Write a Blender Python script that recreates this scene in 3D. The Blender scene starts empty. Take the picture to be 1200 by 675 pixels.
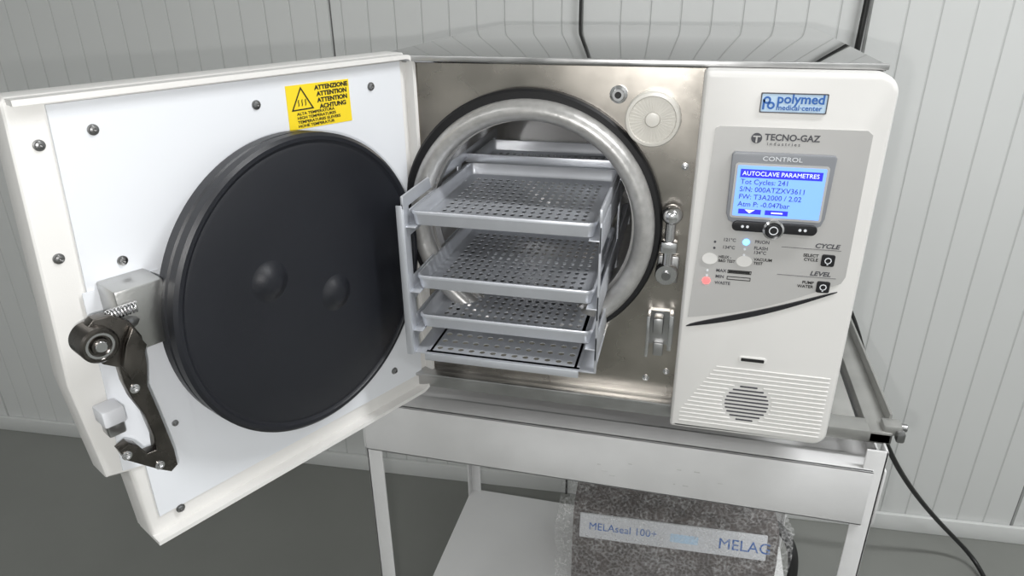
import bpy, bmesh, math, random
from mathutils import Matrix, Vector
from mathutils import noise as NZ
random.seed(3)
sc=bpy.context.scene
try:
    sc.view_settings.view_transform='Standard'
except Exception: pass
COL=sc.collection

# ---------------------------------------------------------------- materials
def mat(name,col,rough=0.5,metal=0.0,noise=0.0,nscale=20,bump=0.0,bscale=200,emit=None,estr=1.0,alpha=1.0,coat=0.0,stretch=None,trans=0.0,spec=0.5):
    m=bpy.data.materials.new(name);m.use_nodes=True
    nt=m.node_tree;b=nt.nodes['Principled BSDF']
    b.inputs['Base Color'].default_value=(*col,1);b.inputs['Roughness'].default_value=rough
    b.inputs['Metallic'].default_value=metal;b.inputs['Alpha'].default_value=alpha
    b.inputs['Coat Weight'].default_value=coat;b.inputs['Transmission Weight'].default_value=trans
    b.inputs['Specular IOR Level'].default_value=spec
    tc=nt.nodes.new('ShaderNodeTexCoord');mp=nt.nodes.new('ShaderNodeMapping')
    nt.links.new(tc.outputs['Object'],mp.inputs[0])
    if stretch: mp.inputs['Scale'].default_value=stretch
    if noise>0:
        n=nt.nodes.new('ShaderNodeTexNoise');n.inputs['Scale'].default_value=nscale;n.inputs['Detail'].default_value=6
        nt.links.new(mp.outputs[0],n.inputs['Vector'])
        r=nt.nodes.new('ShaderNodeMapRange');r.inputs[1].default_value=0.3;r.inputs[2].default_value=0.7
        r.inputs[3].default_value=1-noise;r.inputs[4].default_value=1+noise
        nt.links.new(n.outputs[0],r.inputs[0])
        h=nt.nodes.new('ShaderNodeHueSaturation');h.inputs['Color'].default_value=(*col,1)
        nt.links.new(r.outputs[0],h.inputs['Value']);nt.links.new(h.outputs[0],b.inputs['Base Color'])
        r2=nt.nodes.new('ShaderNodeMapRange');r2.inputs[1].default_value=0.3;r2.inputs[2].default_value=0.7
        r2.inputs[3].default_value=max(0,rough-noise*0.5);r2.inputs[4].default_value=min(1,rough+noise*0.5)
        nt.links.new(n.outputs[0],r2.inputs[0]);nt.links.new(r2.outputs[0],b.inputs['Roughness'])
    if bump>0:
        n=nt.nodes.new('ShaderNodeTexNoise');n.inputs['Scale'].default_value=bscale;n.inputs['Detail'].default_value=3
        nt.links.new(mp.outputs[0],n.inputs['Vector'])
        bp=nt.nodes.new('ShaderNodeBump');bp.inputs['Strength'].default_value=bump;bp.inputs['Distance'].default_value=0.002
        nt.links.new(n.outputs[0],bp.inputs['Height']);nt.links.new(bp.outputs[0],b.inputs['Normal'])
    if emit:
        b.inputs['Emission Color'].default_value=(*emit,1);b.inputs['Emission Strength'].default_value=estr
    return m
M={}
M['white']=mat('white_powdercoat',(.80,.80,.80),.35,noise=.02,nscale=8)
M['shell']=mat('white_plastic',(.74,.73,.71),.38,noise=.02,nscale=6,bump=.05,bscale=900)
M['doorplate']=mat('door_painted_plate',(.745,.765,.80),.4)
M['steel']=mat('steel_front_plate',(.45,.42,.38),.28,1,noise=.22,nscale=9,bump=.06,bscale=35)
M['galv']=mat('galvanised_steel',(.50,.50,.50),.35,1,noise=.15,nscale=25)
M['top']=mat('stainless_top',(.42,.42,.42),.04,1,noise=.03,nscale=5)
M['chrome']=mat('chrome',(.75,.75,.76),.18,1)
M['screw']=mat('screw_steel',(.30,.30,.30),.3,1)
M['dark']=mat('dark_recess',(.01,.01,.01),.6)
M['ring']=mat('silicone_gasket',(.42,.415,.405),.36,.45,noise=.10,nscale=120,bump=.15,bscale=150)
M['blackrub']=mat('black_rubber',(.012,.012,.013),.5,spec=.3)
M['chamber']=mat('chamber_steel',(.52,.51,.50),.34,.8,noise=.08,nscale=10)
M['alu']=mat('anodised_aluminium',(.58,.60,.64),.36,.55,noise=.04,nscale=30)
M['alu2']=mat('machined_aluminium',(.50,.50,.49),.35,1,bump=.1,bscale=300)
M['disc']=mat('black_enamel_disc',(.011,.012,.016),.38,noise=.08,nscale=10,bump=.10,bscale=1400,spec=.45)
M['arm']=mat('blackened_steel',(.13,.12,.11),.26,1,noise=.3,nscale=40)
M['knob']=mat('ivory_plastic',(.66,.64,.59),.28)
M['overlay']=mat('silver_overlay',(.50,.495,.485),.42,.15)
M['bezel']=mat('grey_bezel',(.24,.25,.27),.4)
M['black']=mat('black_plastic',(.015,.015,.017),.3)
M['swoosh']=mat('dark_chrome_trim',(.05,.05,.055),.2,.6)
M['label']=mat('yellow_label',(.88,.66,.02),.5)
M['ink']=mat('black_ink',(.01,.01,.01),.6)
M['grink']=mat('grey_ink',(.07,.07,.08),.6)
M['blueink']=mat('blue_ink',(.02,.12,.42),.5)
M['sign']=mat('sign_plate',(.50,.66,.82),.35)
M['lcd']=mat('lcd_backlight',(.15,.35,.8),.3,emit=(.22,.38,.95),estr=.8)
M['lcdhead']=mat('lcd_header',(.03,.03,.5),.3,emit=(.03,.03,.62),estr=.8)
M['lcdtext']=mat('lcd_text',(.02,.03,.3),.3,emit=(.03,.03,.42),estr=.5)
M['lcdwhite']=mat('lcd_white_text',(.8,.9,1),.3,emit=(.8,.9,1),estr=.5)
M['wink']=mat('white_ink',(.75,.77,.8),.4)
M['ledb']=mat('led_blue',(.1,.4,1),.3,emit=(.06,.32,1),estr=8)
M['ledr']=mat('led_red',(1,.05,.05),.3,emit=(1,.04,.04),estr=7)
M['cart']=mat('cart_white_paint',(.67,.67,.67),.4,noise=.05,nscale=14)
M['scuff']=mat('paint_scuff_grey',(.50,.50,.49),.6,noise=.2,nscale=60)
M['cartgrey']=mat('cart_grey_metal',(.38,.38,.365),.4,.6,noise=.12,nscale=18)
M['floor']=mat('grey_epoxy_floor',(.225,.23,.215),.30,noise=.06,nscale=3)
M['wall']=mat('wall_panel_paint',(.69,.70,.69),.42,noise=.015,nscale=3)
M['groove']=mat('wall_groove_shade',(.57,.58,.57),.55)  # shade of the shallow wall grooves, put into the colour as a greyer tone
M['joint']=mat('wall_joint_dark',(.20,.20,.20),.6)
M['ceil']=mat('ceiling_paint',(.7,.7,.68),.7)
M['cable']=mat('black_cable',(.012,.012,.012),.4)
M['wrapbox']=mat('wrapped_grey_casing',(.10,.085,.08),.5,noise=.3,nscale=40,bump=.5,bscale=160)
M['boxwhite']=mat('white_casing',(.66,.67,.70),.4)
M['lamp']=mat('lamp_diffuser',(1,1,1),.5,emit=(1,.98,.95),estr=3)
# bubble wrap : clear film with faintly milky bubbles and glossy crinkles
m=bpy.data.materials.new('clear_bubble_wrap');m.use_nodes=True;nt=m.node_tree;b=nt.nodes['Principled BSDF']
b.inputs['Base Color'].default_value=(.8,.8,.8,1);b.inputs['Roughness'].default_value=.10
tc=nt.nodes.new('ShaderNodeTexCoord')
v=nt.nodes.new('ShaderNodeTexVoronoi');v.inputs['Scale'].default_value=190
nt.links.new(tc.outputs['Object'],v.inputs['Vector'])
bp=nt.nodes.new('ShaderNodeBump');bp.inputs['Strength'].default_value=.8;bp.inputs['Distance'].default_value=.004
nt.links.new(v.outputs[0],bp.inputs['Height']);nt.links.new(bp.outputs[0],b.inputs['Normal'])
n=nt.nodes.new('ShaderNodeTexNoise');n.inputs['Scale'].default_value=30;n.inputs['Detail'].default_value=5
nt.links.new(tc.outputs['Object'],n.inputs['Vector'])
mu=nt.nodes.new('ShaderNodeMath');mu.operation='MULTIPLY';nt.links.new(v.outputs[0],mu.inputs[0]);nt.links.new(n.outputs[0],mu.inputs[1])
mr=nt.nodes.new('ShaderNodeMapRange');mr.inputs[1].default_value=.15;mr.inputs[2].default_value=.50;mr.inputs[3].default_value=.06;mr.inputs[4].default_value=.42
nt.links.new(mu.outputs[0],mr.inputs[0]);nt.links.new(mr.outputs[0],b.inputs['Alpha']);M['wrap']=m

# ---------------------------------------------------------------- helpers
def empty(name,loc=(0,0,0)):
    e=bpy.data.objects.new(name,None);COL.objects.link(e);e.location=loc;e.empty_display_size=.05;return e
def finish(ob,par):
    COL.objects.link(ob)
    if par is not None:
        ob.parent=par;ob.matrix_parent_inverse=Matrix.Translation(par.location).inverted()
    return ob
def smooth_mesh(me,ang=35):
    bm=bmesh.new();bm.from_mesh(me)
    for f in bm.faces:f.smooth=True
    for e in bm.edges:
        if len(e.link_faces)==2 and e.calc_face_angle(0)>math.radians(ang): e.smooth=False
    bm.to_mesh(me);bm.free()
def meshob(name,bm,ma,par=None,Mx=None,smooth=True,ang=35,recalc=True):
    if Mx is not None: bmesh.ops.transform(bm,matrix=Mx,verts=bm.verts)
    if recalc: bmesh.ops.recalc_face_normals(bm,faces=bm.faces)
    me=bpy.data.meshes.new(name);bm.to_mesh(me);bm.free()
    me.materials.append(M[ma])
    if smooth: smooth_mesh(me,ang)
    return finish(bpy.data.objects.new(name,me),par)
def box(name,x0,x1,y0,y1,z0,z1,ma,par=None,bev=0,Mx=None,seg=2):
    bm=bmesh.new();bmesh.ops.create_cube(bm,size=1)
    for v in bm.verts:
        v.co=Vector(((x0+x1)/2+v.co.x*(x1-x0),(y0+y1)/2+v.co.y*(y1-y0),(z0+z1)/2+v.co.z*(z1-z0)))
    if bev>0: bmesh.ops.bevel(bm,geom=bm.edges[:],offset=bev,segments=seg,affect='EDGES',profile=.5)
    return meshob(name,bm,ma,par,Mx)
def lathe(name,prof,ma,par=None,Mx=None,seg=48,ang=30,closed=False):
    bm=bmesh.new();rings=[]
    for r,h in prof:
        if r<1e-6: rings.append([bm.verts.new((0,0,h))])
        else: rings.append([bm.verts.new((r*math.cos(2*math.pi*i/seg),r*math.sin(2*math.pi*i/seg),h)) for i in range(seg)])
    pr=list(zip(rings,rings[1:]))
    if closed: pr.append((rings[-1],rings[0]))
    for a,b in pr:
        for i in range(seg):
            j=(i+1)%seg
            if len(a)==1 and len(b)==1: continue
            if len(a)==1: bm.faces.new((a[0],b[i],b[j]))
            elif len(b)==1: bm.faces.new((a[i],b[0],a[j]))
            else: bm.faces.new((a[i],b[i],b[j],a[j]))
    return meshob(name,bm,ma,par,Mx,ang=ang)
def cyl(name,r,h0,h1,ma,par=None,Mx=None,seg=32,bev=.0005):
    return lathe(name,[(0,h0),(r-bev,h0),(r,h0+bev),(r,h1-bev),(r-bev,h1),(0,h1)],ma,par,Mx,seg)
def ev2mesh(ob,name,ma,par,Mx):
    COL.objects.link(ob)
    dg=bpy.context.evaluated_depsgraph_get();dg.update()
    me=bpy.data.meshes.new_from_object(ob.evaluated_get(dg))
    bpy.data.objects.remove(ob)
    me.name=name
    if Mx is not None: me.transform(Mx)
    me.materials.clear();me.materials.append(M[ma])
    return finish(bpy.data.objects.new(name,me),par)
def shape(name,loops,h0,h1,ma,par=None,Mx=None,bev=0):
    cu=bpy.data.curves.new(name,'CURVE');cu.dimensions='2D';cu.fill_mode='BOTH'
    for lp in loops:
        s=cu.splines.new('POLY');s.points.add(len(lp)-1);s.use_cyclic_u=True
        for p,c in zip(s.points,lp): p.co=(c[0],c[1],0,1)
    cu.extrude=max((h1-h0)/2-bev,0);cu.bevel_depth=bev;cu.bevel_resolution=2
    if bev: cu.offset=-bev
    T=Matrix.Translation((0,0,(h0+h1)/2))
    ob=ev2mesh(bpy.data.objects.new(name,cu),name,ma,par,(Mx@T) if Mx is not None else T)
    bm=bmesh.new();bm.from_mesh(ob.data);bmesh.ops.remove_doubles(bm,verts=bm.verts,dist=1e-6);bm.to_mesh(ob.data);bm.free()
    smooth_mesh(ob.data,30);return ob
def tube(name,pts,r,ma,par=None,Mx=None,smooth=True,cyc=False,res=4):
    cu=bpy.data.curves.new(name,'CURVE');cu.dimensions='3D';cu.bevel_depth=r;cu.bevel_resolution=res;cu.use_fill_caps=True
    if smooth:
        s=cu.splines.new('NURBS');s.points.add(len(pts)-1);s.order_u=min(4,len(pts));s.use_endpoint_u=True;s.resolution_u=8
    else:
        s=cu.splines.new('POLY');s.points.add(len(pts)-1)
    s.use_cyclic_u=cyc
    for p,c in zip(s.points,pts): p.co=(*c,1)
    ob=ev2mesh(bpy.data.objects.new(name,cu),name,ma,par,Mx)
    smooth_mesh(ob.data,50);return ob
def text(name,body,size,ma,par,Mx,x,y,off,al='LEFT',sx=1.0,bold=0.0,ital=0):
    cu=bpy.data.curves.new(name,'FONT');cu.body=body;cu.size=size;cu.align_x=al;cu.extrude=.00015;cu.offset=bold;cu.shear=ital
    cu.resolution_u=3
    T=Matrix.Translation((x,y,off))@Matrix.Diagonal((sx,1,1,1))
    return ev2mesh(bpy.data.objects.new(name,cu),name,ma,par,Mx@T)
def rrect(x0,x1,y0,y1,r,n=6):
    out=[]
    if not isinstance(r,(tuple,list)): r=(r,)*4
    for (cx,cy,a0),q in zip(((x1,y1,0),(x0,y1,90),(x0,y0,180),(x1,y0,270)),r):
        sx=1 if cx==x1 else -1; sy=1 if cy==y1 else -1
        for i in range(n+1):
            a=math.radians(a0+90*i/n)
            out.append((cx-sx*q+q*math.cos(a),cy-sy*q+q*math.sin(a)))
    return out
def circ(cx,cy,r,n=48,ry=None):
    ry=ry or r
    return [(cx+r*math.cos(2*math.pi*i/n),cy+ry*math.sin(2*math.pi*i/n)) for i in range(n)]
# frames : local X right, local Y up, local Z towards the operator
MF=Matrix(((1,0,0,0),(0,0,-1,0),(0,1,0,0),(0,0,0,1)))          # front face of machine
a=math.radians(116);dx,dy=math.cos(a),-math.sin(a)
MD=Matrix(((-dx,0,-dy,-.315),(-dy,0,dx,0),(0,1,0,0),(0,0,0,1)))  # door inner face; local x = -s
def at(F,x,y,off=0): return F@Matrix.Translation((x,y,off))

# ---------------------------------------------------------------- room
kw=.0672
ang=math.atan(kw)
def ribbed(name,L0,L1,H,Mx,joints,pitch=.062):
    bm=bmesh.new();marks=[];k=L0
    while k<L1:
        marks.append((k,'g'));k+=pitch
    marks=[q for q in marks if all(abs(q[0]-j)>.02 for j in joints)]+[(j,'j') for j in joints]
    marks.sort()
    prof=[(L0-.05,0)];mi=[]
    for k,t in marks:
        w,d=(.0022,.0010) if t=='g' else (.004,.005)
        prof+= [(k-w,0),(k-w*.4,-d),(k+w*.4,-d),(k+w,0)]
        mi+=[0,1,1 if t=='g' else 2,1]
    prof.append((L1+.05,0));mi.append(0)
    a=[bm.verts.new((p[0],0,p[1])) for p in prof];b=[bm.verts.new((p[0],H,p[1])) for p in prof]
    for i in range(len(prof)-1):
        f=bm.faces.new((a[i],a[i+1],b[i+1],b[i]));f.material_index=mi[i]
    ob=meshob(name,bm,'wall',None,Mx,smooth=False,recalc=False)
    ob.data.materials.append(M['groove']);ob.data.materials.append(M['joint']);return ob
MW=Matrix(((math.cos(ang),0,math.sin(ang),0),(math.sin(ang),0,-math.cos(ang),.829),(0,1,0,0),(0,0,0,1)))
ribbed('wall_back',-3.2,2.6,2.7,MW,[-.94-.57*2,-.81,-.243,.327,.897,1.467,2.04])
box('wall_left',-3.3,-3.2,-3.2,.62,0,2.7,'wall')
box('wall_right',2.6,2.7,-3.2,1.0,0,2.7,'wall')
box('wall_front',-3.2,2.6,-3.3,-3.2,0,2.7,'wall')
box('floor',-3.2,2.6,-3.2,1.05,-.05,0,'floor')
box('ceiling',-3.2,2.6,-3.2,1.05,2.7,2.75,'ceil')
box('baseboard_back',-3.15,2.58,0.001,.012,0,.05,'wall',None,.002,Mx=MW@Matrix(((1,0,0,0),(0,0,1,0),(0,1,0,0),(0,0,0,1))))

# ---------------------------------------------------------------- autoclave
AC=empty('autoclave',(-.08,.2,.845))
CX,CZ=-.170,1.086
box('body_casing',-.350,.178,-.004,.53,1.262,1.269,'top',AC,.002)
box('side_left',-.350,-.344,.004,.53,.86,1.262,'white',AC,.001)
box('side_right',.170,.176,.02,.53,.86,1.262,'white',AC,.001)
box('back_panel',-.344,.170,.524,.53,.86,1.262,'galv',AC)
box('base_pan',-.344,.170,.004,.52,.862,.868,'galv',AC)
box('top_front_trim',-.352,.179,-.0075,-.003,1.2640,1.2700,'galv',AC,.001)
shape('front_plate',[[(-.344,.87),(.012,.87),(.012,1.263),(-.344,1.263)],circ(CX,CZ,.127,64)],-.004,0,'steel',AC,MF)
shape('left_front_strip',[[(-.350,.845),(-.318,.845),(-.318,1.263),(-.350,1.263)]],0,.004,'white',AC,MF)
box('base_rail',-.345,.012,-.012,.02,.846,.870,'galv',AC,.003)
box('base_rail_lip',-.345,.012,-.020,-.008,.866,.8705,'galv',AC,.001)
for i,(x,y) in enumerate([(-.33,.06),(.15,.06),(-.33,.45),(.15,.45)]):
    cyl('foot_%d'%i,.015,.843,.863,'blackrub',AC,Matrix.Translation((x,y,0)))
lathe('chamber_vessel',[(.127,-.0),(.125,-.004),(.125,-.32),(.118,-.335),(.09,-.345),(0,-.35)],'chamber',AC,at(MF,CX,CZ),seg=72,ang=50)
lathe('chamber_flange',[(.118,-.01),(.118,.006),(.137,.006),(.137,0)],'chamber',AC,at(MF,CX,CZ),seg=72)
lathe('black_gasket',[(.137,0),(.137,.010),(.140,.013),(.150,.013),(.1525,.010),(.1525,0)],'blackrub',AC,at(MF,CX-.001,CZ-.0),seg=96)
prof=[(.1315+.0115*math.cos(t*2*math.pi/20),.016+.014*math.sin(t*2*math.pi/20)) for t in range(20)]
lathe('silicone_seal_ring',prof,'ring',AC,at(MF,CX+.001,CZ),seg=96,ang=60,closed=True)
lathe('filter_cap',[(.029,0),(.029,.013),(.0275,.0155),(.0245,.016),(.0235,.0140),(.008,.0140),(.007,.016),(0,.0168)],'knob',AC,at(MF,-.0375,1.211),seg=48)
for i in range(36):
    t=2*math.pi*i/36
    box('filter_rib_%d'%i,.008,.0238,-.0005,.0005,.0138,.0152,'knob',AC,0,Mx=at(MF,-.0375,1.211)@Matrix.Rotation(t,4,'Z'))
lathe('drain_port',[(.0095,0),(.0095,.003),(.0065,.004),(.006,.009),(.0035,.009),(.003,.002),(0,.002)],'chrome',AC,at(MF,-.075,1.234),seg=24)
cyl('drain_port_bore',.0034,.002,.0085,'dark',AC,at(MF,-.075,1.234),seg=16)
LX=-.009
lathe('latch_ball',[(0,0),(.006,0),(.0105,.006),(.0115,.013),(.009,.021),(.005,.025),(0,.0255)],'chrome',AC,at(MF,LX,1.109),seg=28,ang=60)
tube('latch_rod',[(LX,1.112,.012),(LX-.001,1.085,.014),(LX-.001,1.05,.014)],.0055,'chrome',AC,MF)
box('latch_nut',LX-.0095,LX+.0085,1.066,1.080,.006,.022,'chrome',AC,.003,Mx=MF)
box('latch_plate',LX-.012,LX+.012,1.025,1.058,0,.006,'galv',AC,.002,Mx=MF)
lathe('latch_eye',[(.005,.006),(.005,.020),(.0115,.020),(.0125,.017),(.0125,.006)],'chrome',AC,at(MF,LX-.001,1.040),seg=28)
cyl('latch_pin',.005,.006,.023,'screw',AC,at(MF,LX-.001,1.040),seg=20)
shape('striker_bracket',[rrect(-.026,.004,.944,.988,.002)],0,.004,'galv',AC,MF)
box('striker_ear_left',-.027,-.023,.934,.988,0,.022,'chrome',AC,.001,Mx=MF)
box('striker_ear_right',-.002,.003,.944,.990,0,.020,'chrome',AC,.001,Mx=MF)
box('striker_roller_block',-.020,-.008,.964,.986,.004,.022,'galv',AC,.003,Mx=MF)
box('striker_lower_tab',-.018,-.006,.930,.948,.002,.010,'galv',AC,.002,Mx=MF)
def screw(name,F,x,y,off,r=.005,par=AC,ma='screw'):
    lathe(name,[(r*1.35,off),(r*1.35,off+.0008),(r,off+.001),(r*.9,off+.003),(r*.45,off+.0034),(r*.4,off+.0015),(0,off+.0015)],ma,par,at(F,x,y),seg=20,ang=25)
for i,(x,z) in enumerate([(-.024,.893),(-.30,.895),(-.0,1.16),(-.0,.905)]): screw('plate_screw_%d'%i,MF,x,z,0,.003,AC,'chrome')

# ---- control housing
PX0,PX1,PZ0,PZ1,PO=.010,.187,.846,1.2635,.030
shape('control_housing',[rrect(PX0,PX1,PZ0,PZ1,(.020,.006,.004,.016),8)],-.06,PO,'shell',AC,MF,bev=.006)
shape('control_overlay',[[(.026,1.2085),(.030,1.2105)]+[(.166,1.2110),(.171,1.207)]+[(.1720,1.060),(.169,1.0525)]+[(.169-.151*t,1.0525-.056*t-.008*math.sin(t*math.pi)) for t in [i/14 for i in range(1,15)]]+[(.018,.9975)]],PO,PO+.0012,'overlay',AC,MF)
pts=[];bot=[]
for i in range(33):
    t=i/32;x=.017+.150*t;z=.985+.057*t-.006*math.sin(t*math.pi);w=.0054*max(0,math.sin(math.pi*t**.75))**.7+.0003
    pts.append((x,z+w));bot.append((x,z-w*.15))
shape('dark_swoosh_trim',[pts+bot[::-1]],PO,PO+.0018,'swoosh',AC,MF)
O=PO+.0012
shape('brand_sign',[rrect(.0655,.1255,1.2255,1.2435,.001)],PO,PO+.001,'sign',AC,MF)
shape('brand_sign_border',[rrect(.0650,.1260,1.2250,1.2440,.001),rrect(.0660,.1250,1.2260,1.2430,.001)],PO,PO+.0015,'grink',AC,MF)
text('sign_text','polymed',.0125,'blueink',AC,MF,.080,1.2345,PO+.0013,bold=.0003)
text('sign_text_sub','medical·center',.0070,'blueink',AC,MF,.080,1.2280,PO+.0013,bold=.0001)
for i,(x,z) in enumerate([(.071,1.237),(.075,1.232)]):
    shape('sign_logo_%d'%i,[circ(x,z,.0036,20),circ(x,z,.0018,20)],PO+.001,PO+.0014,'blueink',AC,MF)
shape('sign_logo_bar',[[(.0672,1.228),(.0692,1.228),(.0692,1.2375),(.0672,1.2375)]],PO+.001,PO+.0014,'blueink',AC,MF)
shape('maker_logo',[circ(.066,1.2000,.0052,24)],O,O+.0004,'grink',AC,MF)
shape('maker_logo_cut',[[(.0652,1.1955),(.0668,1.1955),(.0668,1.2012),(.0695,1.2012),(.0695,1.2024),(.0625,1.2024),(.0625,1.2012),(.0652,1.2012)]],O+.0004,O+.0007,'overlay',AC,MF)
text('maker_text','TECNO-GAZ',.0088,'grink',AC,MF,.0735,1.1985,O+.0002,bold=.00022)
text('maker_text_sub','i n d u s t r i e s',.0048,'grink',AC,MF,.0765,1.1935,O+.0002)
bz=[(.047,1.1865),(.1405,1.1865),(.1425,1.184),(.1410,1.122),(.1385,1.1145),(.128,1.110),(.110,1.105),(.094,1.1035),(.078,1.105),(.060,1.110),(.0485,1.1145),(.0455,1.122),(.0445,1.184)]
shape('display_bezel',[bz],O,O+.005,'bezel',AC,MF,bev=.0012)
shape('display_inner_bezel',[rrect(.0490,.1375,1.1185,1.1760,.003)],O+.005,O+.0056,'overlay',AC,MF)
shape('lcd_screen',[rrect(.0515,.1350,1.1210,1.1735,.001)],O+.0056,O+.0062,'lcd',AC,MF)
L=O+.0062
text('display_title','CONTROL',.0062,'wink',AC,MF,.0925,1.1790,O+.0052,'CENTER',1.25)
shape('lcd_header_bar',[[(.0545,1.1615),(.132,1.1615),(.132,1.1700),(.0545,1.1700)]],L,L+.0002,'lcdhead',AC,MF)
text('lcd_header_text','AUTOCLAVE PARAMETRES',.0062,'lcdwhite',AC,MF,.0565,1.1638,L+.0003,sx=.98)
for i,s in enumerate(['Tot Cycles: 241','S/N: 000ATZXV3611','FW: T3A2000 / 2.02','Atm P: -0.047bar']):
    text('lcd_line_%d'%i,s,.0074,'lcdtext',AC,MF,.0555,1.1548-.0078*i,L+.0002,sx=.98)
for i,x in enumerate([.057,.083]):
    shape('lcd_softkey_%d'%i,[[(x,1.1235),(x+.022,1.1235),(x+.022,1.1285),(x,1.1285)]],L,L+.0002,'lcdhead',AC,MF)
shape('lcd_softkey_arrow',[[(.063,1.1280),(.073,1.1280),(.068,1.1242)]],L+.0002,L+.0004,'lcdwhite',AC,MF)
shape('lcd_softkey_dash',[[(.089,1.1252),(.100,1.1252),(.100,1.1266),(.089,1.1266)]],L+.0002,L+.0004,'lcdwhite',AC,MF)
shape('keypad_pill',[rrect(.0525,.1355,1.1045,1.1155,.0054,8)],O+.003,O+.0075,'black',AC,MF,bev=.001)
lathe('joystick_ring',[(.0105,0),(.0105,.0045),(.0085,.006),(.0075,.0045)],'chrome',AC,at(MF,.0935,1.1085,O+.004),seg=32)
lathe('joystick_cap',[(.0076,0),(.0076,.005),(.006,.0062),(0,.0066)],'black',AC,at(MF,.0935,1.1085,O+.004),seg=32)
shape('joystick_icon',[circ(.0935,1.1085,.0045,20),circ(.0935,1.1085,.0036,20)],O+.0100,O+.0110,'wink',AC,MF)
for i,x in enumerate([.063,.068,.119,.124]):
    shape('keypad_icon_%d'%i,[circ(x,1.110,.0015,12)],O+.0075,O+.0079,'wink',AC,MF)
lathe('led_blue',[(.0034,0),(.003,.0008),(0,.0014)],'ledb',AC,at(MF,.0695,1.0905,O),seg=16)
lathe('led_red',[(.0040,0),(.0036,.0008),(0,.0014)],'ledr',AC,at(MF,.0335,1.043,O),seg=16)
for i,(x,z) in enumerate([(.038,1.0885),(.038,1.0815),(.069,1.0825),(.069,1.076),(.0335,1.055),(.0335,1.049)]):
    shape('led_dot_%d'%i,[circ(x,z,.0013,10)],O,O+.0006,'grink' if i<2 else 'wink',AC,MF)
for i,(s,x,z) in enumerate([('121°C',.046,1.090),('134°C',.046,1.0815),('PRION',.078,1.090),('FLASH',.078,1.083),('134°C',.078,1.078),('MAX',.0425,1.0545),('MIN',.0425,1.0475),('WASTE',.0425,1.0400)]):
    text('small_label_%d'%i,s,.0050,'grink',AC,MF,x,z,O+.0001,bold=.0001)
shape('test_key_left',[circ(.0345,1.0690,.0080,28,.0062)],O,O+.001,'shell',AC,MF)
shape('test_key_right',[circ(.070,1.0690,.0080,28,.0062)],O,O+.001,'shell',AC,MF)
text('test_label_left','HELIX -\nB&D TEST',.0044,'ink',AC,MF,.0435,1.0705,O+.0001,bold=.0001,sx=.9)
text('test_label_right','VACUUM\nTEST',.0044,'ink',AC,MF,.0795,1.0705,O+.0001,bold=.0001)
for i,z in enumerate([1.0558,1.0483]):
    shape('level_bar_frame_%d'%i,[[(.0545,z-.002),(.0790,z-.002),(.0790,z+.002),(.0545,z+.002)],[(.0552,z-.0012),(.0783,z-.0012),(.0783,z+.0012),(.0552,z+.0012)]],O,O+.0003,'ink',AC,MF)
shape('level_bar_fill',[[(.0555,1.0548),(.0775,1.0548),(.0775,1.0568),(.0555,1.0568)]],O,O+.0003,'ink',AC,MF)
text('cycle_text','CYCLE',.0068,'grink',AC,MF,.137,1.0900,O+.0001,sx=1.15,bold=.0002,ital=.2)
text('level_text','LEVEL',.0068,'grink',AC,MF,.137,1.0590,O+.0001,sx=1.15,bold=.0002,ital=.2)
for i,z in enumerate([1.0880,1.0570]):
    shape('divider_%d'%i,[[(.105,z),(.163,z),(.163,z+.0004),(.105,z+.0004)]],O,O+.0003,'grink',AC,MF)
text('select_label','SELECT\nCYCLE',.0046,'ink',AC,MF,.1425,1.0795,O+.0001,'RIGHT',bold=.0001)
text('pump_label','PUMP\nWATER',.0046,'ink',AC,MF,.1425,1.0490,O+.0001,'RIGHT',bold=.0001)
for i,z in enumerate([1.0770,1.0470]):
    shape('panel_button_%d'%i,[rrect(.1455,.1585,z-.0065,z+.0065,.002)],O,O+.0015,'black',AC,MF,bev=.0004)
    shape('button_icon_%d'%i,[circ(.152,z,.0036,8),circ(.152,z,.0026,8)],O+.0015,O+.0018,'wink',AC,MF)
    shape('button_icon_stem_%d'%i,[[(.1512,z-.0048),(.1528,z-.0048),(.1528,z-.0026),(.1512,z-.0026)]],O+.0015,O+.0018,'wink',AC,MF)
shape('card_slot_rim',[rrect(.0785,.1085,.9460,.9540,.003)],PO,PO+.0012,'shell',AC,MF,bev=.0004)
shape('card_slot',[rrect(.0810,.1060,.9480,.9520,.001)],PO+.0012,PO+.0015,'dark',AC,MF)
gx,gz=.094,.8915
for i in range(15):
    z=.858+i*.0056
    xl=.020+max(0,(z-.872))*.55
    segs=[(xl,.178)]
    h=.0275**2-(z-gz)**2
    if h>0: w=math.sqrt(h);segs=[(xl,gx-w),(gx+w,.178)]
    for j,(xa,xb) in enumerate(segs):
        if xb-xa>.004: box('housing_rib_%d_%d'%(i,j),xa,xb,z-.0011,z+.0011,PO-.001,PO+.0009,'shell',AC,.0007,Mx=MF)
for i in range(10):
    z=gz-.0225+i*.005
    w=math.sqrt(max(1e-6,.0245**2-(z-gz)**2))
    shape('grille_slot_%d'%i,[rrect(gx-w,gx+w,z-.0010,z+.0010,.0009)],PO,PO+.0004,'grink',AC,MF)

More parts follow.
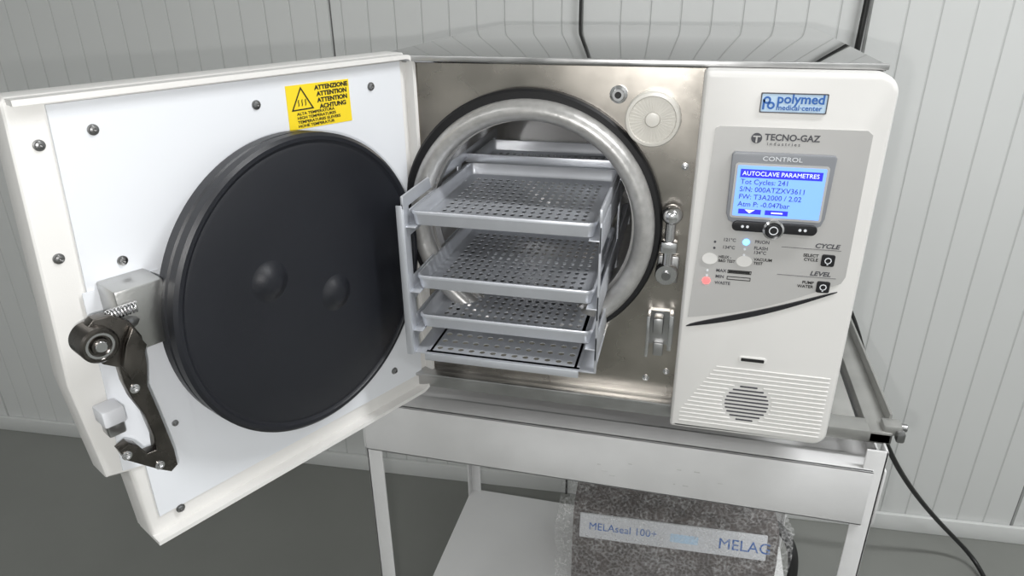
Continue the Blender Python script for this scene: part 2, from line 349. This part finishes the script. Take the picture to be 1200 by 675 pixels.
# ---- door
DR=AC
out=[(.003,.846),(.003,1.268),(.0,1.272),(-.386,1.272),(-.390,1.268),(-.403,1.034),(-.395,.932),(-.376,.927),(-.373,.846),(-.369,.842),(-.003,.842)]
shape('door_shell',[out],-.035,0,'shell',DR,MD,bev=.004)
shape('door_inner_plate',[[(-.010,.866),(-.010,1.264),(-.362,1.264),(-.374,1.026),(-.362,.932),(-.362,.866)]],0,.003,'doorplate',DR,MD)
shape('door_lock_cover',[[(-.310,1.114),(-.374,1.112),(-.377,1.026),(-.382,.935),(-.36,.93),(-.310,.93)]],.003,.0045,'doorplate',DR,MD)
def lip(name,pts,w,h0,h1):
    bm=bmesh.new();rows=[];n=len(pts)
    for i,p in enumerate(pts):
        a=Vector(pts[max(0,i-1)]);b=Vector(pts[min(n-1,i+1)]);t=(b-a).normalized();nn=Vector((-t.y,t.x))*w/2
        P=Vector(p)
        rows.append([bm.verts.new((P.x+nn.x,P.y+nn.y,h0)),bm.verts.new((P.x+nn.x,P.y+nn.y,h1)),bm.verts.new((P.x-nn.x,P.y-nn.y,h1)),bm.verts.new((P.x-nn.x,P.y-nn.y,h0))])
    for a,b in zip(rows,rows[1:]):
        for k in range(4): bm.faces.new((a[k],a[(k+1)%4],b[(k+1)%4],b[k]))
    bm.faces.new(rows[0]);bm.faces.new(rows[-1][::-1])
    return meshob(name,bm,'shell',DR,MD,ang=40)
arc=lambda cx,cy,r,a0,a1,n=10:[(cx+r*math.cos(math.radians(a0+(a1-a0)*i/n)),cy+r*math.sin(math.radians(a0+(a1-a0)*i/n))) for i in range(n+1)]
lip('door_lip',[(-.386,1.269)]+arc(-.008,1.259,.010,90,0)+arc(-.020,.866,.022,0,-90)+[(-.372,.844)],.0045,-.03,.013)
for i,(s,z) in enumerate([(.334,1.241),(.190,1.241),(.053,1.242),(.337,1.130),(.342,.863),(.328,.959),(.056,.890),(.373,1.235),(.382,1.145)]):
    screw('door_screw_%d'%i,MD,-s,z,.003 if i<7 else 0,.0033,DR)
shape('warning_label',[[(-.158,1.2115),(-.082,1.2105),(-.082,1.253),(-.157,1.254)]],.003,.0036,'label',DR,MD)
LB=.0038
tri=lambda cx,cy,r:[(cx+r*math.cos(math.radians(q)),cy+r*math.sin(math.radians(q))) for q in (90,210,330)]
shape('label_triangle',[tri(-.1405,1.2370,.0150),tri(-.1405,1.2370,.0125)],LB,LB+.0003,'ink',DR,MD)
for i in range(3):
    tube('label_heat_%d'%i,[(-.1450+.004*i,1.2335,LB),(-.1435+.004*i,1.2355,LB),(-.1455+.004*i,1.2375,LB),(-.1440+.004*i,1.2395,LB)],.0005,'ink',DR,MD,res=1)
for i,s in enumerate(['ATTENZIONE','ATTENTION','ATTENTION','ACHTUNG']):
    text('label_text_%d'%i,s,.0060,'ink',DR,MD,-.1040,1.2470-.0062*i,LB,'CENTER',bold=.00025,sx=1.1)
for i,s in enumerate(['ALTA TEMPERATURA','HIGH TEMPERATURES','TEMPERATURES ELEVEES','HOHE TEMPERATUR']):
    text('label_small_%d'%i,s,.0038,'ink',DR,MD,-.1480,1.2248-.0040*i,LB,bold=.00008,sx=1.25)
# black pressure disc, carried on a ball joint so it sits slightly off the door plane
DS,DZ=.182,1.062
F=at(MD,-DS,DZ,.004)@Matrix.Rotation(.10,4,'Y')@Matrix.Diagonal((1.025,1.03,1,1))
cyl('disc_ball_joint',.05,.003,.020,'screw',DR,at(MD,-DS,DZ))
lathe('pressure_disc',[(0,.010),(.06,.010),(.135,.012),(.146,.013),(.149,.015),(.1495,.026),(.1475,.0275),(.1475,.029),(.150,.031),(.150,.040),(.147,.0425),(.1435,.0425),(.1415,.0405),(.1400,.040),(.1370,.0412),(.09,.0425),(0,.0432)],'disc',DR,F,seg=128,ang=28)
for i,(x,z) in enumerate([(-.053,.025),(.021,-.014)]):
    R_=.023
    lathe('disc_boss_%d'%i,[(R_,.0)]+[(R_*(1-t),.0075*(0.5-0.5*math.cos(math.pi*min(1,t*1.25)))) for t in [k/10 for k in range(1,10)]]+[(0,.0075)],'disc',DR,F@Matrix.Translation((x,z,.0422)),seg=40,ang=80)
# lock mechanism
def lk(u,v):
    du,dv=u-112,v-400
    return (-(.387-.00059*du+.000157*dv),1.089-.00025*du-(.00070 if dv<0 else .00077)*dv)
box('lock_block',-.362,-.322,1.062,1.119,.003,.040,'alu2',DR,.002,Mx=MD)
outl=[lk(*p) for p in [(98,388),(108,374),(128,368),(150,374),(166,392),(172,425),(172,450),(188,485),(207,530),(212,550),(203,558),(185,553),(142,536),(134,524),(146,516),(158,520),(170,531),(182,528),(180,512),(168,484),(152,464),(143,446),(138,428),(118,424),(102,410)]]
shape('lock_lever',[outl],.042,.054,'arm',DR,MD,bev=.0012)
lower=[lk(*p) for p in [(150,380),(168,400),(160,425),(148,440),(138,425),(142,400)]]
shape('lock_lever_upper',[lower],.054,.060,'arm',DR,MD,bev=.001)
bx,bz_=lk(110,400)
lathe('lock_bearing',[(.0145,.040),(.0145,.062),(.013,.064),(.0110,.064),(.0102,.061),(.0072,.061),(.0065,.064),(.0045,.064),(.004,.058),(0,.058)],'arm',DR,at(MD,bx,bz_),seg=36,ang=25)
lathe('lock_bearing_race',[(.0107,.0612),(.0107,.0630),(.0088,.0630),(.0088,.0612)],'chrome',DR,at(MD,bx,bz_),seg=30)
cyl('lock_bearing_bolt',.0045,.056,.066,'chrome',DR,at(MD,bx,bz_),seg=24)
sx_,sz_=lk(146,366)
tube('lock_spring',[(sx_-.012+.024*i/72,sz_+.0042*math.cos(i*2*math.pi/8),.046+.0042*math.sin(i*2*math.pi/8)) for i in range(73)],.0009,'chrome',DR,MD,smooth=False,res=2)
px,pz=lk(146,500);box('lock_latch_block',px-.009,px+.010,pz-.008,pz+.008,.0045,.026,'boxwhite',DR,.002,Mx=MD)
box('lock_latch_tongue',px-.006,px+.009,pz-.022,pz-.007,.0045,.020,'galv',DR,.002,Mx=MD)
for i,(u,v) in enumerate([(143,530),(186,547),(155,452)]):
    qx,qz=lk(u,v);screw('lock_screw_%d'%i,MD,qx,qz,.054,.0030,DR,'chrome')
tube('lock_shaft',[(-.345,1.09,.03),(-.380,1.09,.046)],.008,'alu2',DR,MD,smooth=False)
for i,z in enumerate([.92,1.18]):
    cyl('hinge_barrel_%d'%i,.007,z-.025,z+.025,'galv',AC,Matrix.Translation((-.327,-.012,0)))

# ---------------------------------------------------------------- tray rack and trays
RK=empty('tray_rack',(-.18,.05,.95))
TX0,TX1=-.278,-.082
def perforated(bm,x0,x1,y0,y1,z,nx,ny,hx,hy,mx,my,th=.0009):
    ax0,ax1,ay0,ay1=x0+mx,x1-mx,y0+my,y1-my
    def quad(a,b,c,d):
        bm.faces.new([bm.verts.new((*p,z)) for p in (a,b,c,d)])
    quad((x0,y0),(x1,y0),(x1,ay0),(x0,ay0));quad((x0,ay1),(x1,ay1),(x1,y1),(x0,y1))
    quad((x0,ay0),(ax0,ay0),(ax0,ay1),(x0,ay1));quad((ax1,ay0),(x1,ay0),(x1,ay1),(ax1,ay1))
    cw=(ax1-ax0)/nx;ch=(ay1-ay0)/ny
    for i in range(nx):
        for j in range(ny):
            cx=ax0+(i+.5)*cw;cy=ay0+(j+.5)*ch
            ring=[];outr=[]
            for k in range(8):
                t=math.pi/4*k
                ring.append((cx+hx*math.cos(t),cy+hy*math.sin(t)))
                ox=(1 if k in(7,0,1) else -1 if k in(3,4,5) else 0)*cw/2;oy=(1 if k in(1,2,3) else -1 if k in(5,6,7) else 0)*ch/2
                outr.append((cx+ox,cy+oy))
            rv=[bm.verts.new((*p,z)) for p in ring];ov=[bm.verts.new((*p,z)) for p in outr]
            rb=[bm.verts.new((*p,z-th)) for p in ring]
            for k in range(8):
                l=(k+1)%8
                bm.faces.new((rv[k],ov[k],ov[l],rv[l]));bm.faces.new((rv[l],rb[l],rb[k],rv[k]))
def tray(name,y0,y1,z,par,h=.016,nx=17,ny=13):
    bm=bmesh.new()
    perforated(bm,TX0+.006,TX1-.006,y0+.006,y1-.006,z+.0015,nx,ny,.0028,.0044,.008,.012)
    path=rrect(TX0,TX1,y0,y1,.008,5)
    prof=[(-.006,.0015),(-.0042,.0022),(-.0028,.0050),(-.0016,h-.001),(-.0006,h),(.0010,h),(.0016,h-.001),(.0016,h-.0035),(.0004,h-.0035),(-.0008,.004),(-.002,.0),(-.006,.0)]
    n=len(path);rows=[]
    for i,p in enumerate(path):
        a=Vector(path[i-1]);b=Vector(path[(i+1)%n]);t=(b-a).normalized();nn=Vector((t.y,-t.x))
        rows.append([bm.verts.new((p[0]+nn.x*q,p[1]+nn.y*q,z+w)) for q,w in prof])
    for i in range(n):
        a,b=rows[i],rows[(i+1)%n]
        for k in range(len(prof)-1): bm.faces.new((a[k],a[k+1],b[k+1],b[k]))
    bmesh.ops.remove_doubles(bm,verts=bm.verts,dist=1e-5)
    return meshob(name,bm,'alu',par,None,ang=40)
tray('tray_1',-.100,.112,1.107,RK)
tray('tray_2',-.096,.112,1.031,RK)
tray('tray_3',-.096,.112,.983,RK)
tray('tray_4',.126,.225,1.114,RK,ny=6)
bm=bmesh.new();perforated(bm,-.268,-.092,-.112,.28,.958,13,22,.0036,.0036,.006,.008)
bmesh.ops.remove_doubles(bm,verts=bm.verts,dist=1e-5);meshob('rack_base',bm,'alu',RK)
box('rack_base_front_lip',-.268,-.092,-.114,-.112,.950,.959,'alu',RK,.0008)
for side,x in (('left',-.2845),('right',-.0755)):
    sg=-1 if side=='left' else 1
    for k,y in enumerate((-.100,.085,.26)):
        top=1.142 if k else 1.132
        w_=.008 if (k or sg<0) else .004
        box('rack_%s_post_%d'%(side,k),x-.0012,x+.0012,y-w_,y+w_,.952,top,'alu',RK,.0006)
    box('rack_%s_top_bar'%side,x-.0015,x+.0015,-.108,.27,1.126,1.140,'alu',RK,.0007)
    for k,z in enumerate((1.1065,1.0305,.9825)):
        box('rack_%s_guide_%d'%(side,k),min(x,x-sg*.012),max(x,x-sg*.012),-.104,.27,z-.0020,z-.0005,'alu',RK,.0004)
        box('rack_%s_guide_wall_%d'%(side,k),x-.001,x+.001,-.104,.27,z-.014,z+.014,'alu',RK,.0004)
    box('rack_%s_foot'%side,min(x,x-sg*.018),max(x,x-sg*.018),-.104,.27,.952,.9538,'alu',RK,.0004)
box('rack_left_front_flange',-.2915,-.2845,-.109,-.1075,.952,1.130,'alu',RK,.0006)
box('rack_top_cross_bar',-.286,-.074,.116,.119,1.122,1.134,'alu',RK,.001)
box('chamber_rack_support',-.23,-.11,.02,.30,.9515,.9555,'chamber',AC)

# ---------------------------------------------------------------- cart
CT=empty('service_cart',(-.08,.2,0))
X0,X1,Y0,Y1=-.418,.266,.002,.475
for i,(x,y) in enumerate([(X0,Y0),(X1-.024,Y0),(X0,Y1-.024),(X1-.024,Y1-.024)]):
    t=.003
    xo=x if x<0 else x+.024-t
    yo=y if y<.1 else y+.024-t
    box('leg_%d_a'%i,x,x+.024,yo,yo+t,.02,.828,'cart',CT,.0008)
    box('leg_%d_b'%i,xo,xo+t,y,y+.024,.02,.828,'cart',CT,.0008)
    cyl('leg_foot_%d'%i,.014,0,.022,'blackrub',CT,Matrix.Translation((x+.012,y+.012,0)))
box('apron_front',X0+.002,X1-.012,Y0-.004,Y0,.717,.800,'cart',CT,.001)
box('apron_front_top_flange',X0+.002,X1-.012,Y0-.004,Y0+.030,.797,.800,'cart',CT,.001)
box('apron_front_bottom_flange',X0+.002,X1-.012,Y0-.004,Y0+.016,.717,.720,'cart',CT,.001)
for i in range(9):
    sx0=random.uniform(-.14,.12);sz0=random.uniform(.735,.765);w_=random.uniform(.002,.009);h_=random.uniform(.0005,.0015)
    box('apron_scuff_%d'%i,sx0,sx0+w_,Y0-.0043,Y0-.0039,sz0,sz0+h_,'scuff',CT)
box('apron_back',X0,X1,Y1,Y1+.003,.717,.800,'cart',CT,.001)
box('apron_left',X0-.003,X0,Y0,Y1,.717,.800,'cart',CT,.001)
box('apron_right',X1,X1+.003,Y0,Y1,.717,.800,'cart',CT,.001)
box('frame_front',X0,X1+.006,.020,.050,.826,.843,'cartgrey',CT,.003)
box('frame_back',X0,X1+.006,.44,.47,.826,.843,'cartgrey',CT,.003)
box('frame_left',X0,X0+.028,.020,.47,.826,.843,'cartgrey',CT,.003)
box('frame_right',X1-.022,X1+.006,.020,.47,.826,.8435,'cartgrey',CT,.003)
box('frame_right_upstand',X1+.003,X1+.0065,.04,.47,.835,.858,'cartgrey',CT,.001)
for i in range(5):
    x=-.30+.125*i;box('cross_slat_%d'%i,x,x+.035,.050,.44,.829,.8425,'cartgrey',CT,.002)
box('drip_tray',X0+.002,X1-.002,Y0+.003,Y1-.002,.775,.778,'cart',CT,.0)
cyl('corner_clamp_bolt',.005,-.010,.010,'screw',CT,Matrix.Translation((X1+.012,.032,.846))@Matrix.Rotation(math.radians(90),4,'Y'))
box('corner_clamp',X1-.006,X1+.016,.022,.042,.838,.852,'cartgrey',CT,.003)
box('corner_clamp_hook',X1+.008,X1+.018,.014,.026,.834,.848,'screw',CT,.003)
box('lower_shelf',X0,X1,Y0,Y1+.003,.232,.250,'white',CT,.003)
# ---------------------------------------------------------------- wrapped appliance
WB=empty('wrapped_sealing_machine',(.03,.36,.25))
MB=Matrix.Translation((.035,.36,.2505))@Matrix.Rotation(math.radians(3),4,'Z')
bm=bmesh.new()
prof=[(-.10,0),(-.10,.125),(-.085,.177),(-.070,.184),(.085,.184),(.093,.17),(.093,0)]
a=[bm.verts.new((-.185,p[0],p[1])) for p in prof];b=[bm.verts.new((.185,p[0],p[1])) for p in prof]
for i in range(len(prof)):
    j=(i+1)%len(prof);bm.faces.new((a[i],a[j],b[j],b[i]))
bm.faces.new(a);bm.faces.new(b[::-1]);meshob('casing',bm,'wrapbox',WB,MB)
th=math.atan2(.052,.015)
MS=MB@Matrix.Translation((0,-.100,.125))@Matrix.Rotation(th,4,'X')
box('front_bar',-.172,.165,.004,.052,0,.006,'boxwhite',WB,.002,Mx=MS)
text('front_bar_text','MELAseal 100+',.020,'blueink',WB,MS,-.155,.022,.0063,bold=.0)
text('front_bar_brand','MELAG',.029,'blueink',WB,MS,.080,.018,.0063,bold=.0)
shape('front_bar_window',[rrect(-.005,.045,.018,.034,.002)],.006,.0064,'sign',WB,MS)
bm=bmesh.new();nu,nv=80,60
def wrap(u,v):
    x=-.212+.415*u
    Lp=[(-.118,.0),(-.116,.12),(-.092,.195),(.05,.202),(.096,.17),(.098,.0)]
    t=v*(len(Lp)-1);i=min(int(t),len(Lp)-2);f=t-i
    return x,Lp[i][0]*(1-f)+Lp[i+1][0]*f,Lp[i][1]*(1-f)+Lp[i+1][1]*f
g=[]
for i in range(nu+1):
    row=[]
    for j in range(nv+1):
        x,y,z=wrap(i/nu,j/nv);n=NZ.noise_vector(Vector((x*30,y*30,z*30)))
        n2=NZ.noise_vector(Vector((x*100,y*100,z*100)))
        k=.009
        row.append(bm.verts.new((x+n.x*k,max(-.128,min(.099,y+n.y*k*.8+n2.y*.003)),max(.002,z+n.z*k+n2.z*.004))))
    g.append(row)
for i in range(nu):
    for j in range(nv): bm.faces.new((g[i][j],g[i+1][j],g[i+1][j+1],g[i][j+1]))
meshob('bubble_wrap',bm,'wrap',WB,MB,ang=180)
tube('power_lead',[(.185,-.05,.17),(.212,-.08,.165),(.218,-.10,.11),(.210,-.115,.03),(.19,-.12,.012),(.10,-.135,.010)],.009,'cable',WB,MB)

# ---------------------------------------------------------------- cables
tube('power_cable',[(.15,.54,.93),(.22,.55,.90),(.30,.55,.82),(.36,.55,.70),(.40,.55,.58),(.45,.56,.46),(.55,.64,.30),(.68,.74,.13),(.77,.79,.03),(.80,.72,.008),(.78,.55,.008),(.74,.30,.008)],.0055,'cable')
tube('wall_cable',[(.322,.835,2.69),(.322,.835,1.9),(.318,.832,1.3),(.30,.83,.9),(.28,.80,.3),(.27,.78,.008)],.006,'cable')
tube('wall_cable',[(-.243,.799,2.69),(-.243,.799,1.9),(-.243,.799,1.2),(-.243,.797,.6),(-.243,.79,.008)],.003,'cable')

# ---------------------------------------------------------------- lights
def area(name,loc,size,sy,power,rot=(0,0,0),col=(1,1,1)):
    l=bpy.data.lights.new(name,'AREA');l.shape='RECTANGLE';l.size=size;l.size_y=sy;l.energy=power;l.color=col
    o_=bpy.data.objects.new(name,l);COL.objects.link(o_);o_.location=loc;o_.rotation_euler=rot;return o_
for i,(x,y,pw) in enumerate([(1.15,-.35,36),(-1.6,-1.9,15),(1.2,-2.3,17)]):
    nm='ceiling_light' if i==0 else 'ceiling_light.%03d'%i
    e=empty(nm,(x,y,2.68))
    box('housing',x-.65,x+.65,y-.09,y+.09,2.655,2.70,'white',e,.004)
    box('diffuser',x-.62,x+.62,y-.07,y+.07,2.640,2.656,'lamp',e,.004)
    a_=area('tube_lamp',(x,y,2.63),1.2,.14,pw,(0,0,0),(.98,.99,1));a_.parent=e;a_.matrix_parent_inverse=Matrix.Translation(e.location).inverted()
w=bpy.data.worlds.new('world');sc.world=w;w.use_nodes=True;w.node_tree.nodes['Background'].inputs[0].default_value=(.8,.82,.85,1);w.node_tree.nodes['Background'].inputs[1].default_value=.3
fl=bpy.data.lights.new('phone_flash','POINT');fl.energy=10;fl.shadow_soft_size=.006;fl.color=(1,.985,.965)
fo=bpy.data.objects.new('phone_flash',fl);COL.objects.link(fo);fo.location=(-.022,-.77,1.318)

# ---------------------------------------------------------------- camera
yaw=math.radians(14.3);pit=math.radians(24.2);roll=math.radians(.6)
Fv=Vector((-math.sin(yaw)*math.cos(pit),math.cos(yaw)*math.cos(pit),-math.sin(pit)))
Rv=Vector((math.cos(yaw),math.sin(yaw),0));Uv=Rv.cross(Fv)
Rc=Rv*math.cos(roll)-Uv*math.sin(roll);Uc=Rv*math.sin(roll)+Uv*math.cos(roll)
cd=bpy.data.cameras.new('camera');cd.sensor_width=36;cd.lens=817/1200*36;cd.clip_start=.01
cam=bpy.data.objects.new('camera',cd);COL.objects.link(cam)
cam.matrix_world=Matrix(((Rc.x,Uc.x,-Fv.x,0),(Rc.y,Uc.y,-Fv.y,-.76),(Rc.z,Uc.z,-Fv.z,1.35),(0,0,0,1)))
sc.camera=cam
